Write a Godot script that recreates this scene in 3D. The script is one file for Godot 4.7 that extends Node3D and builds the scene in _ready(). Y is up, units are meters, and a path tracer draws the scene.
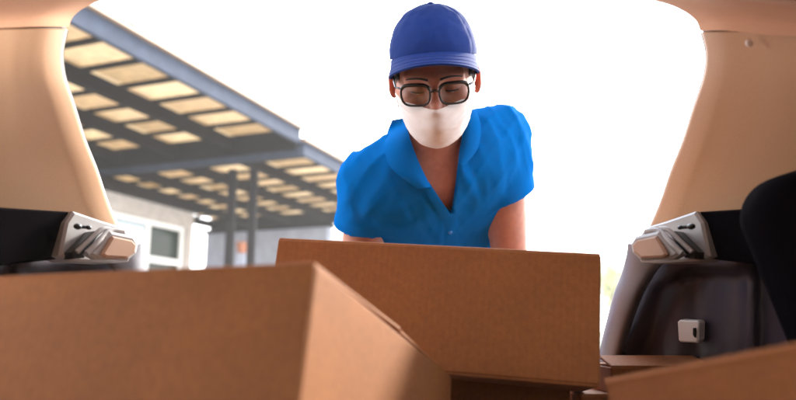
extends Node3D

# ---------------------------------------------------------------- camera constants
const F := 690.0                     # focal length in pixels of the 796 x 400 photograph
const EYE := Vector3(0, 0.95, 0)
const PITCH := 0.19323               # camera looks up by 11 degrees
var cam_basis := Basis(Vector3.RIGHT, PITCH)
var M := {}
var taken := {}

# pixel + distance along the lens axis -> point
func P(x: float, y: float, d: float) -> Vector3:
	return EYE + cam_basis * Vector3((x - 398.0) / F * d, -(y - 200.0) / F * d, -d)
# pixel -> point on the level plane at height h
func G(x: float, y: float, h: float) -> Vector3:
	var r := cam_basis * Vector3((x - 398.0) / F, -(y - 200.0) / F, -1.0)
	return EYE + r * ((h - EYE.y) / r.y)

func _ready():
	view_and_light()
	make_materials()
	setting()
	carport()
	house()
	greenery()
	car()
	boxes()
	person()

func view_and_light():
	var c := Camera3D.new(); c.name = "camera"; c.position = EYE; c.basis = cam_basis
	var at := CameraAttributesPhysical.new()
	at.frustum_focal_length = 41.4; at.frustum_near = 0.05; at.frustum_far = 500.0
	at.frustum_focus_distance = 1.34; at.exposure_aperture = 3.2
	c.attributes = at; c.near = 0.05; c.far = 500.0; c.fov = rad_to_deg(2.0 * atan(200.0 / F))
	add_child(c); c.current = true
	var e := Environment.new()
	e.background_mode = Environment.BG_SKY
	var sm := ProceduralSkyMaterial.new()
	sm.sky_top_color = Color(0.80, 0.87, 0.96); sm.sky_horizon_color = Color(1.0, 0.985, 0.96); sm.sky_curve = 0.35
	sm.ground_horizon_color = Color(0.80, 0.76, 0.70); sm.ground_bottom_color = Color(0.45, 0.42, 0.38)
	sm.sky_energy_multiplier = 1.12
	var s := Sky.new(); s.sky_material = sm; e.sky = s
	e.background_energy_multiplier = 1.0
	e.tonemap_mode = Environment.TONE_MAPPER_LINEAR
	e.tonemap_exposure = 6.9
	e.sdfgi_enabled = true; e.ssao_enabled = true; e.ssil_enabled = true
	e.fog_enabled = true; e.fog_density = 0.005; e.fog_light_color = Color(1.0, 0.98, 0.95)
	var w := WorldEnvironment.new(); w.name = "world_environment"; w.environment = e; add_child(w)
	var l := DirectionalLight3D.new(); l.name = "sun"
	l.light_energy = 0.65; l.light_angular_distance = 12.0; l.light_color = Color(1.0, 0.965, 0.91); l.shadow_enabled = true
	add_child(l)
	l.look_at_from_position(Vector3.ZERO, -Vector3(0.56, 0.50, -0.66))

# ---------------------------------------------------------------- naming
func numbered(n: String) -> String:
	if not taken.has(n):
		taken[n] = 0; return n
	taken[n] += 1
	return "%s_%03d" % [n, taken[n]]
func tag(o: Node, label: String, category: String, group := ""):
	o.set_meta("label", label); o.set_meta("category", category)
	if group != "": o.set_meta("group", group)
	return o
func thing(called: String, label: String, category: String, at := Vector3.ZERO, group := "") -> Node3D:
	var o := Node3D.new(); o.name = numbered(called); add_child(o); o.position = at
	tag(o, label, category, group)
	return o
func structure(called: String, mesh: Mesh, m: Material) -> MeshInstance3D:
	var o := MeshInstance3D.new(); o.name = numbered(called); o.mesh = mesh; o.material_override = m; add_child(o)
	o.set_meta("kind", "structure"); return o
# mesh given in world space, parent somewhere below the root
func part(parent: Node3D, called: String, mesh: Mesh, m: Material, label := "") -> MeshInstance3D:
	var o := MeshInstance3D.new(); o.name = called; o.mesh = mesh; o.material_override = m
	parent.add_child(o, true)
	o.global_transform = Transform3D.IDENTITY
	if label != "": o.set_meta("label", label)
	return o
# mesh given in the frame t
func part_at(parent: Node3D, called: String, mesh: Mesh, m: Material, t: Transform3D, label := "") -> MeshInstance3D:
	var o := part(parent, called, mesh, m, label); o.global_transform = t; return o

# ---------------------------------------------------------------- materials
func noise_tex(freq: float, octaves: int, ca: Color, cb: Color, size := 256, sx := 1.0, seed_ := 1) -> ImageTexture:
	var n := FastNoiseLite.new(); n.seed = seed_; n.frequency = freq; n.fractal_octaves = octaves; n.noise_type = FastNoiseLite.TYPE_SIMPLEX_SMOOTH
	var im: Image
	im = n.get_seamless_image(int(size * sx), size)
	if sx != 1.0: im.resize(size, size, Image.INTERPOLATE_LANCZOS)
	im.convert(Image.FORMAT_RGB8)
	for y in size:
		for x in size:
			im.set_pixel(x, y, ca.lerp(cb, im.get_pixel(x, y).r))
	im.generate_mipmaps()
	return ImageTexture.create_from_image(im)
func mat(c: Color, rough := 0.6, metal := 0.0, spec := 0.5) -> StandardMaterial3D:
	var m := StandardMaterial3D.new(); m.albedo_color = c; m.roughness = rough; m.metallic = metal; m.metallic_specular = spec
	return m
func textured(c: Color, tex: Texture2D, scale: float, rough := 0.6, bump: Texture2D = null, depth := 0.02, world := false) -> StandardMaterial3D:
	var m := mat(c, rough)
	m.albedo_texture = tex; m.uv1_triplanar = true; m.uv1_world_triplanar = world; m.uv1_scale = Vector3.ONE * scale
	if bump:
		m.heightmap_enabled = true; m.heightmap_texture = bump; m.heightmap_scale = depth
	return m
func cardboard_tex(seed_: int, flute: float) -> ImageTexture:
	var size := 512
	var n := FastNoiseLite.new(); n.seed = seed_; n.frequency = 0.09; n.fractal_octaves = 3
	var n2 := FastNoiseLite.new(); n2.seed = seed_ + 7; n2.frequency = 0.008; n2.fractal_octaves = 3
	var ia := n.get_seamless_image(size, size); var ib := n2.get_seamless_image(size, size)
	var rng := RandomNumberGenerator.new(); rng.seed = seed_
	var im := Image.create(size, size, false, Image.FORMAT_RGB8)
	var cols := PackedFloat32Array()
	for x in size: cols.append(sin(x * TAU / 8.0) * flute * (0.6 + 0.8 * ib.get_pixel(x, 7).r))
	for y in size:
		for x in size:
			var v := 0.90 + (ia.get_pixel(x, y).r - 0.5) * 0.10 + (ib.get_pixel(x, y).r - 0.5) * 0.07 + rng.randf_range(-0.035, 0.035) + cols[x]
			if rng.randf() < 0.004: v -= 0.12
			im.set_pixel(x, y, Color(v, v * (0.985 + 0.015 * v), v * (0.95 + 0.05 * v)))
	im.generate_mipmaps()
	return ImageTexture.create_from_image(im)

func make_materials():
	var grain := noise_tex(0.12, 3, Color(0.35, 0.35, 0.35), Color(1, 1, 1), 256, 1.0, 3)
	var mottle := noise_tex(0.012, 4, Color(0.86, 0.86, 0.86), Color(1, 1, 1), 512, 1.0, 5)
	var fine := noise_tex(0.2, 3, Color(0.93, 0.93, 0.93), Color(1, 1, 1), 256, 1.0, 6)
	var weave := Image.create(128, 128, false, Image.FORMAT_RGB8)
	var wr := RandomNumberGenerator.new(); wr.seed = 11
	for y in 128:
		for x in 128:
			var v := 0.82 + 0.09 * sin(x * TAU / 4.0) * cos(y * TAU / 4.0) + wr.randf_range(-0.06, 0.06)
			weave.set_pixel(x, y, Color(v, v, v))
	weave.generate_mipmaps()
	var wt := ImageTexture.create_from_image(weave)
	var card := cardboard_tex(21, 0.012); var card2 := cardboard_tex(33, 0.03)
	M.card = textured(Color(0.64, 0.395, 0.19), card, 1.6, 0.78, grain, 0.01)
	M.card_fluted = textured(Color(0.64, 0.395, 0.19), card2, 2.2, 0.74, card2, 0.06)
	M.card_edge = textured(Color(0.64, 0.395, 0.19), card2, 5.0, 0.85)
	M.trim = textured(Color(0.74, 0.58, 0.435), fine, 5.0, 0.50, grain, 0.01)
	M.headliner = textured(Color(0.94, 0.73, 0.59), wt, 22.0, 0.95, wt, 0.01)
	M.strip = textured(Color(0.47, 0.47, 0.50), fine, 3.0, 0.5, grain, 0.008)
	M.grey_trim = textured(Color(0.64, 0.63, 0.63), mottle, 3.0, 0.42, grain, 0.008)
	M.pad = textured(Color(0.66, 0.52, 0.43), mottle, 4.0, 0.6, grain, 0.008)
	M.dark_trim = textured(Color(0.165, 0.125, 0.175), mottle, 3.0, 0.46, grain, 0.012)
	M.dark_cloth = textured(Color(0.06, 0.045, 0.065), wt, 18.0, 0.9, wt, 0.02)
	M.dark_cloth.metallic_specular = 0.08
	M.black = mat(Color(0.03, 0.03, 0.035), 0.3)
	M.rubber = mat(Color(0.05, 0.05, 0.055), 0.7)
	M.carpet = textured(Color(0.66, 0.53, 0.42), noise_tex(0.25, 2, Color(0.5, 0.5, 0.5), Color(1, 1, 1), 256, 1.0, 9), 6.0, 0.98)
	M.paint = mat(Color(0.75, 0.75, 0.77), 0.3); M.paint.clearcoat_enabled = true; M.paint.clearcoat = 1.0
	M.hook = mat(Color(0.86, 0.83, 0.80), 0.4)
	# person
	M.skin = textured(Color(0.67, 0.42, 0.325), mottle, 9.0, 0.52, grain, 0.004); M.skin.subsurf_scatter_enabled = true; M.skin.subsurf_scatter_strength = 0.35
	M.shirt = textured(Color(0.0, 0.40, 0.71), wt, 28.0, 0.86, wt, 0.015); M.shirt.rim_enabled = true; M.shirt.rim = 0.12; M.shirt.rim_tint = 1.0; M.shirt.metallic_specular = 0.05
	M.cap = textured(Color(0.075, 0.19, 0.46), wt, 24.0, 0.85, wt, 0.02); M.cap.rim_enabled = true; M.cap.rim = 0.12; M.cap.rim_tint = 1.0; M.cap.metallic_specular = 0.25
	M.stitch = mat(Color(0.06, 0.15, 0.42), 0.8)
	M.mask = textured(Color(0.93, 0.88, 0.86), wt, 26.0, 0.95, wt, 0.01); M.mask.backlight_enabled = true; M.mask.backlight = Color(0.12, 0.11, 0.105)
	M.frame = mat(Color(0.025, 0.025, 0.03), 0.25)
	M.lens = mat(Color(0.13, 0.115, 0.12, 0.34), 0.03); M.lens.transparency = BaseMaterial3D.TRANSPARENCY_ALPHA
	M.window = mat(Color(0.8, 0.85, 0.85, 0.08), 0.03); M.window.transparency = BaseMaterial3D.TRANSPARENCY_ALPHA
	M.hair = mat(Color(0.04, 0.03, 0.03), 0.6)
	M.eye = mat(Color(0.80, 0.76, 0.73), 0.25); M.iris = mat(Color(0.06, 0.035, 0.025), 0.2)
	M.button = mat(Color(0.05, 0.35, 0.62), 0.35)
	M.trousers = textured(Color(0.12, 0.13, 0.18), wt, 20.0, 0.9, wt, 0.02)
	M.shoe = mat(Color(0.10, 0.09, 0.09), 0.5); M.sole = mat(Color(0.7, 0.69, 0.66), 0.7)
	# outside
	M.concrete = textured(Color(0.68, 0.65, 0.61), noise_tex(0.01, 5, Color(0.75, 0.75, 0.75), Color(1, 1, 1), 512, 1.0, 15), 0.25, 0.9, grain, 0.1, true)
	M.beam = textured(Color(0.085, 0.055, 0.05), mottle, 1.0, 0.7)
	M.fascia = textured(Color(0.22, 0.245, 0.30), mottle, 1.0, 0.85); M.fascia.metallic_specular = 0.2
	M.sheet = textured(Color(0.60, 0.50, 0.42), mottle, 1.0, 0.6)
	M.beam.metallic_specular = 0.12
	M.panels = []
	for k in 4:
		var pm := textured([Color(0.85, 0.80, 0.72), Color(0.81, 0.75, 0.66), Color(0.88, 0.84, 0.77), Color(0.77, 0.71, 0.61)][k], mottle, 1.3, 0.5)
		pm.backlight_enabled = true; pm.backlight = Color(1.0, 0.95, 0.87); M.panels.append(pm)
	M.post = textured(Color(0.09, 0.07, 0.085), mottle, 1.5, 0.5)
	M.post.metallic_specular = 0.15
	M.render = textured(Color(0.72, 0.685, 0.66), noise_tex(0.02, 5, Color(0.86, 0.86, 0.86), Color(1, 1, 1), 512, 1.0, 17), 0.6, 0.9)
	M.render_grey = textured(Color(0.60, 0.62, 0.68), mottle, 0.6, 0.9)
	M.white_paint = mat(Color(0.90, 0.90, 0.89), 0.4)
	M.glass = mat(Color(0.09, 0.14, 0.10), 0.08, 0.0, 0.25)
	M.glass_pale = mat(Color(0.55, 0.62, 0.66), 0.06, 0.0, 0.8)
	M.terracotta = textured(Color(0.66, 0.42, 0.30), mottle, 3.0, 0.8)
	M.bark = textured(Color(0.34, 0.27, 0.21), grain, 2.0, 0.9)
	M.leaves = []
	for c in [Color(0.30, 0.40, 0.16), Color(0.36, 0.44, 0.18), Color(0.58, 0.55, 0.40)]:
		var lm := mat(c, 0.6); lm.backlight_enabled = true; lm.backlight = Color(0.45, 0.55, 0.2); M.leaves.append(lm)

# ---------------------------------------------------------------- mesh tools
func commit(v: PackedVector3Array, nrm: PackedVector3Array, idx: PackedInt32Array) -> ArrayMesh:
	var a := []; a.resize(Mesh.ARRAY_MAX)
	a[Mesh.ARRAY_VERTEX] = v; a[Mesh.ARRAY_NORMAL] = nrm; a[Mesh.ARRAY_INDEX] = idx
	var m := ArrayMesh.new(); m.add_surface_from_arrays(Mesh.PRIMITIVE_TRIANGLES, a); return m
func normals_of(v: PackedVector3Array, idx: PackedInt32Array) -> PackedVector3Array:
	var n := PackedVector3Array(); n.resize(v.size())
	for t in range(0, idx.size(), 3):
		var a := idx[t]; var b := idx[t + 1]; var c := idx[t + 2]
		var fn := (v[c] - v[a]).cross(v[b] - v[a])
		n[a] += fn; n[b] += fn; n[c] += fn
	for i in n.size(): n[i] = n[i].normalized() if n[i].length_squared() > 1e-24 else Vector3.UP
	return n
func cr(a, b, c, d, t: float):
	return 0.5 * ((2.0 * b) + (c - a) * t + (2.0 * a - 5.0 * b + 4.0 * c - d) * t * t + (3.0 * b - a - 3.0 * c + d) * t * t * t)
func curve(pts: Array, sub: int, closed := false) -> Array:
	var out := []; var n := pts.size()
	for i in (n if closed else n - 1):
		var a = pts[(i - 1 + n) % n] if closed or i > 0 else pts[0] * 2.0 - pts[1]
		var d = pts[(i + 2) % n] if closed or i < n - 2 else pts[n - 1] * 2.0 - pts[n - 2]
		for k in sub: out.append(cr(a, pts[i], pts[(i + 1) % n], d, k / float(sub)))
	if not closed: out.append(pts[n - 1])
	return out
func smooth_grid(rows: Array, su: int, sv: int) -> Array:
	var a := []
	for r in rows: a.append(curve(r, su))
	var cols := a[0].size() as int
	var out := []
	for j in cols:
		var line := []
		for r in a: line.append(r[j])
		var c := curve(line, sv)
		for i in c.size():
			if i >= out.size(): out.append([])
			out[i].append(c[i])
	return out
# sheet through a grid of points with thickness th grown away from point "from" (towards the far side)
func sheet(rows: Array, th: float, from: Vector3, wrap := false) -> ArrayMesh:
	var nr := rows.size(); var nc := rows[0].size() as int
	var v := PackedVector3Array(); var idx := PackedInt32Array()
	for r in rows: for p in r: v.append(p)
	var quads := []
	for i in nr - 1:
		for j in (nc if wrap else nc - 1):
			quads.append([i * nc + j, i * nc + (j + 1) % nc, (i + 1) * nc + (j + 1) % nc, (i + 1) * nc + j])
	for q in quads: idx.append_array([q[0], q[1], q[2], q[0], q[2], q[3]])
	var n := normals_of(v, idx)
	var mid := (nr / 2) * nc + nc / 2
	if n[mid].dot(from - v[mid]) < 0.0:
		for i in n.size(): n[i] = -n[i]
		for t in range(0, idx.size(), 3):
			var k := idx[t + 1]; idx[t + 1] = idx[t + 2]; idx[t + 2] = k
	if th <= 0.0: return commit(v, n, idx)
	var base := v.size(); var m := idx.size()
	for i in base: v.append(v[i] - n[i] * th)
	for i in base: n.append(-n[i])
	for t in range(0, m, 3): idx.append_array([idx[t] + base, idx[t + 2] + base, idx[t + 1] + base])
	var rim := []
	if wrap:
		for j in nc: rim.append([j, (j + 1) % nc])
		for j in nc: rim.append([(nr - 1) * nc + (j + 1) % nc, (nr - 1) * nc + j])
	else:
		for j in nc - 1: rim.append([j, j + 1])
		for i in nr - 1: rim.append([i * nc + nc - 1, (i + 1) * nc + nc - 1])
		for j in range(nc - 1, 0, -1): rim.append([(nr - 1) * nc + j, (nr - 1) * nc + j - 1])
		for i in range(nr - 1, 0, -1): rim.append([i * nc, (i - 1) * nc])
	for e in rim:
		var a = v[e[0]]; var b = v[e[1]]; var c = v[e[1] + base]; var d = v[e[0] + base]
		var out_n: Vector3 = (b - a).cross(d - a).normalized()
		var inner: Vector3 = (v[mid] - (a + b) * 0.5)
		if out_n.dot(inner) > 0.0 and not wrap: out_n = -out_n
		var s := v.size()
		v.append_array([a, b, c, d]); n.append_array([out_n, out_n, out_n, out_n])
		if (b - a).cross(c - a).dot(out_n) < 0.0: idx.append_array([s, s + 1, s + 2, s, s + 2, s + 3])
		else: idx.append_array([s, s + 2, s + 1, s, s + 3, s + 2])
	return commit(v, n, idx)
func tube(pts: Array, r: float, seg := 8, closed := false, r2 := -1.0) -> ArrayMesh:
	var v := PackedVector3Array(); var n := PackedVector3Array(); var idx := PackedInt32Array()
	var c := pts.size(); var side := Vector3.ZERO
	for i in c:
		var t: Vector3 = (pts[(i + 1) % c] - pts[(i - 1 + c) % c]) if closed else (pts[min(i + 1, c - 1)] - pts[max(i - 1, 0)])
		t = t.normalized()
		if side == Vector3.ZERO: side = t.cross(Vector3(0.31, 0.87, 0.39)).normalized()
		side = (side - t * side.dot(t)).normalized()
		var up := t.cross(side)
		var rr := r if r2 < 0.0 else lerpf(r, r2, i / float(max(c - 1, 1)))
		for k in seg:
			var a := TAU * k / seg
			var o := side * cos(a) + up * sin(a)
			v.append(pts[i] + o * rr); n.append(o)
	for i in (c if closed else c - 1):
		for k in seg:
			var a := i * seg + k; var b := i * seg + (k + 1) % seg
			var d := ((i + 1) % c) * seg + k; var e := ((i + 1) % c) * seg + (k + 1) % seg
			idx.append_array([a, d, b, b, d, e])
	if not closed:
		for end in [0, c - 1]:
			var s := v.size(); var t2: Vector3 = (pts[0] - pts[1]).normalized() if end == 0 else (pts[c - 1] - pts[c - 2]).normalized()
			v.append(pts[end]); n.append(t2)
			for k in seg: v.append(v[end * seg + k]); n.append(t2)
			for k in seg:
				if end == 0: idx.append_array([s, s + 1 + k, s + 1 + (k + 1) % seg])
				else: idx.append_array([s, s + 1 + (k + 1) % seg, s + 1 + k])
	return commit(v, n, idx)
# rounded box of size s, centred, edge radius r
var rb_cache := {}
func rbox(s: Vector3, r: float, seg := 2) -> ArrayMesh:
	var key := "%s_%s_%d" % [s, r, seg]
	if rb_cache.has(key): return rb_cache[key]
	r = min(r, min(s.x, min(s.y, s.z)) * 0.49)
	var v := PackedVector3Array(); var n := PackedVector3Array(); var idx := PackedInt32Array()
	var h := s * 0.5 - Vector3.ONE * r
	var ts := []
	for i in seg + 1: ts.append([-1, i / float(seg)])
	for i in seg + 1: ts.append([1, i / float(seg)])
	for ax in 3:
		for sg in [-1.0, 1.0]:
			var u := (ax + 1) % 3; var w := (ax + 2) % 3
			var st := v.size(); var cnt := ts.size()
			for a in ts:
				for b in ts:
					var ca: float = tan(PI / 4 * (a[1] - 1.0)) if a[0] < 0 else tan(PI / 4 * a[1])
					var cb: float = tan(PI / 4 * (b[1] - 1.0)) if b[0] < 0 else tan(PI / 4 * b[1])
					var dir := Vector3.ZERO; dir[ax] = sg; dir[u] = ca; dir[w] = cb
					dir = dir.normalized()
					var c := Vector3.ZERO; c[ax] = sg * h[ax]; c[u] = a[0] * h[u]; c[w] = b[0] * h[w]
					v.append(c + dir * r); n.append(dir)
			for i in cnt - 1:
				for j in cnt - 1:
					var p := st + i * cnt + j; var q := p + 1; var o := p + cnt; var t := o + 1
					if sg > 0: idx.append_array([p, q, t, p, t, o])
					else: idx.append_array([p, t, q, p, o, t])
	var m := commit(v, n, idx); rb_cache[key] = m; return m
# prism from a polygon of points, extruded by th away from the eye along its normal, front edge bevelled
func plate(pts: Array, th: float, bevel := 0.002, front := Vector3(0, 0.95, 0)) -> ArrayMesh:
	var c := Vector3.ZERO
	for p in pts: c += p
	c /= pts.size()
	var nn := Vector3.ZERO
	for i in pts.size(): nn += (pts[i] - c).cross(pts[(i + 1) % pts.size()] - c)
	nn = nn.normalized()
	if nn.dot(front - c) < 0: nn = -nn
	var ux: Vector3 = ((pts[0] - c) - nn * (pts[0] - c).dot(nn)).normalized(); var uy := nn.cross(ux)
	var poly := PackedVector2Array()
	for p in pts: poly.append(Vector2((p - c).dot(ux), (p - c).dot(uy)))
	if not Geometry2D.is_polygon_clockwise(poly): poly.reverse()
	var inner := poly
	if bevel > 0.0:
		var off := Geometry2D.offset_polygon(poly, -bevel, Geometry2D.JOIN_MITER)
		if off.size() == 1 and off[0].size() == poly.size():
			inner = off[0]
			if not Geometry2D.is_polygon_clockwise(inner): inner.reverse()
			var best := 0; var bd := 1e9                      # align start vertex
			for i in inner.size():
				if inner[i].distance_to(poly[0]) < bd: bd = inner[i].distance_to(poly[0]); best = i
			var rot := PackedVector2Array()
			for i in inner.size(): rot.append(inner[(i + best) % inner.size()])
			inner = rot
		else: bevel = 0.0
	var st := SurfaceTool.new(); st.begin(Mesh.PRIMITIVE_TRIANGLES); st.set_smooth_group(-1)
	var W := func(q: Vector2, z: float) -> Vector3: return c + ux * q.x + uy * q.y + nn * z
	var tri := Geometry2D.triangulate_polygon(inner)
	var put := func(a: Vector3, b: Vector3, d: Vector3, want: Vector3):
		if (d - a).cross(b - a).dot(want) >= 0: st.add_vertex(a); st.add_vertex(b); st.add_vertex(d)
		else: st.add_vertex(a); st.add_vertex(d); st.add_vertex(b)
	for t in range(0, tri.size(), 3): put.call(W.call(inner[tri[t]], 0.0), W.call(inner[tri[t + 1]], 0.0), W.call(inner[tri[t + 2]], 0.0), nn)
	var tri2 := Geometry2D.triangulate_polygon(poly)
	for t in range(0, tri2.size(), 3): put.call(W.call(poly[tri2[t]], -th), W.call(poly[tri2[t + 1]], -th), W.call(poly[tri2[t + 2]], -th), -nn)
	var k := poly.size()
	for i in k:
		var a := poly[i]; var b := poly[(i + 1) % k]
		var side2 := (b - a).orthogonal().normalized()
		var side: Vector3 = ux * side2.x + uy * side2.y
		if side.dot(W.call((a + b) * 0.5, 0.0) - W.call((inner[i] + inner[(i + 1) % k]) * 0.5, 0.0)) < 0 and bevel > 0.0: side = -side
		elif bevel <= 0.0 and side.dot(W.call((a + b) * 0.5, 0.0) - c) < 0: side = -side
		put.call(W.call(a, -bevel), W.call(b, -bevel), W.call(b, -th), side); put.call(W.call(a, -bevel), W.call(b, -th), W.call(a, -th), side)
		if bevel > 0.0:
			var ia := inner[i]; var ib := inner[(i + 1) % k]
			put.call(W.call(ia, 0.0), W.call(ib, 0.0), W.call(b, -bevel), side + nn); put.call(W.call(ia, 0.0), W.call(b, -bevel), W.call(a, -bevel), side + nn)
	st.generate_normals()
	return st.commit()
func pixels(list: Array, mirror := false) -> Array:
	var out := []
	for q in list: out.append(P(769.0 - q[0] if mirror else q[0], q[1], q[2]))
	return out
# bar between two points with a rectangular section (w across, h up)
func bar(a: Vector3, b: Vector3, w: float, h: float, r := 0.004) -> Array:
	var d := b - a; var z := d.normalized(); var x := Vector3.UP.cross(z).normalized()
	if x.length() < 0.5: x = Vector3.RIGHT
	var y := z.cross(x)
	return [rbox(Vector3(w, h, d.length()), r, 1), Transform3D(Basis(x, y, z), (a + b) * 0.5)]
func bar_part(parent: Node3D, called: String, a: Vector3, b: Vector3, w: float, h: float, m: Material, r := 0.004):
	var q := bar(a, b, w, h, r); return part_at(parent, called, q[0], m, q[1])
func ellipsoid(c: Vector3, r: Vector3, bas := Basis.IDENTITY, rings := 24, e := 1.0) -> ArrayMesh:
	var rows := []
	for i in rings + 1:
		var th := PI * (0.002 + 0.996 * i / rings); var line := []
		for j in rings * 2:
			var ph := TAU * j / (rings * 2)
			var q := Vector3(sin(th) * cos(ph), cos(th), sin(th) * sin(ph))
			q = Vector3(sign(q.x) * pow(abs(q.x), e), sign(q.y) * pow(abs(q.y), e), sign(q.z) * pow(abs(q.z), e))
			line.append(c + bas * (q * r))
		rows.append(line)
	return sheet(rows, 0.0, c + (rows[rings / 2][rings] - c) * 3.0, true)

# ---------------------------------------------------------------- distance fields
func smin(a: float, b: float, k: float) -> float:
	var h: float = max(k - abs(a - b), 0.0) / k
	return min(a, b) - h * h * k * 0.25
func cone(p: Vector3, a: Vector3, b: Vector3, ra: float, rb: float) -> float:
	var ba := b - a; var t := clampf((p - a).dot(ba) / ba.length_squared(), 0.0, 1.0)
	return (p - a - ba * t).length() - lerpf(ra, rb, t)
func ell(p: Vector3, c: Vector3, r: Vector3) -> float:
	var q := p - c; var k0 := (q / r).length(); var k1 := (q / (r * r)).length()
	return k0 * (k0 - 1.0) / max(k1, 1e-6)
func bones(p: Vector3, list: Array, k: float) -> float:
	var d := 1e3
	for b in list:
		d = smin(d, cone(p, b[0], b[1], b[2], b[3]), k)
	return d
func field_mesh(f: Callable, lo: Vector3, hi: Vector3, cell: float, slack := 0.0) -> Array:
	var B := 6
	var bx := int(ceil((hi.x - lo.x) / cell / B)); var by := int(ceil((hi.y - lo.y) / cell / B)); var bz := int(ceil((hi.z - lo.z) / cell / B))
	var nx := bx * B + 1; var ny := by * B + 1; var nz := bz * B + 1
	var val := PackedFloat32Array(); val.resize(nx * ny * nz); val.fill(NAN)
	var reach := B * cell * 0.87 * 1.25 + slack
	var act := []
	for i in bx:
		for j in by:
			for k in bz:
				var c := lo + Vector3(i + 0.5, j + 0.5, k + 0.5) * (B * cell)
				if abs(f.call(c)) > reach: continue
				act.append(Vector3i(i, j, k) * B)
				for a in B + 1:
					for b in B + 1:
						for g in B + 1:
							var id := ((i * B + a) * ny + j * B + b) * nz + k * B + g
							if is_nan(val[id]): val[id] = f.call(lo + Vector3(i * B + a, j * B + b, k * B + g) * cell)
	var vid := PackedInt32Array(); vid.resize(nx * ny * nz); vid.fill(-1)
	var v := PackedVector3Array(); var idx := PackedInt32Array(); var cells := []
	var co := [0, nz * ny, nz, nz * ny + nz, 1, nz * ny + 1, nz + 1, nz * ny + nz + 1]
	var ed := [[0, 1], [2, 3], [4, 5], [6, 7], [0, 2], [1, 3], [4, 6], [5, 7], [0, 4], [1, 5], [2, 6], [3, 7]]
	var cp := [Vector3(0, 0, 0), Vector3(1, 0, 0), Vector3(0, 1, 0), Vector3(1, 1, 0), Vector3(0, 0, 1), Vector3(1, 0, 1), Vector3(0, 1, 1), Vector3(1, 1, 1)]
	var w := PackedFloat32Array(); w.resize(8)
	for o in act:
		for a in B:
			for b in B:
				for g in B:
					var id: int = ((o.x + a) * ny + o.y + b) * nz + o.z + g
					var neg := 0
					for q in 8:
						w[q] = val[id + co[q]]
						if w[q] < 0.0: neg += 1
					if neg == 0 or neg == 8: continue
					var s := Vector3.ZERO; var n := 0
					for e in ed:
						var x := w[e[0]]; var y := w[e[1]]
						if (x < 0.0) != (y < 0.0):
							s += cp[e[0]].lerp(cp[e[1]], x / (x - y)); n += 1
					vid[id] = v.size()
					v.append(lo + (Vector3(o.x + a, o.y + b, o.z + g) + s / n) * cell); cells.append(id)
	for id in cells:
		var x0 := val[id] < 0.0
		for ax in 3:
			var d1: int = [nz * ny, nz, 1][ax]; var d2: int = [nz, 1, nz * ny][ax]; var d3: int = [1, nz * ny, nz][ax]
			if is_nan(val[id + d1]) or (val[id + d1] < 0.0) == x0: continue
			if id - d2 - d3 < 0: continue
			var p := vid[id]; var q := vid[id - d2]; var r := vid[id - d2 - d3]; var t := vid[id - d3]
			if p < 0 or q < 0 or r < 0 or t < 0: continue
			if x0: idx.append_array([p, r, q, p, t, r])
			else: idx.append_array([p, q, r, p, r, t])
	return [v, idx]
func field_join(list: Array) -> ArrayMesh:
	var v := PackedVector3Array(); var idx := PackedInt32Array()
	for q in list:
		var s := v.size(); v.append_array(q[0])
		for i in q[1]: idx.append(i + s)
	return commit(v, normals_of(v, idx), idx)

# ---------------------------------------------------------------- the place outside
const DIR := Vector3(0.350, 0, -0.937)      # along the carport eave, away from the car
const ACR := Vector3(0.937, 0, 0.350)       # across it, towards the open side
func SN(s: float, n: float, y: float) -> Vector3: return DIR * s + ACR * n + Vector3(0, y, 0)

func setting():
	var g := PlaneMesh.new(); g.size = Vector2(400, 400); g.subdivide_width = 4; g.subdivide_depth = 4
	structure("ground", g, M.concrete)

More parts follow.
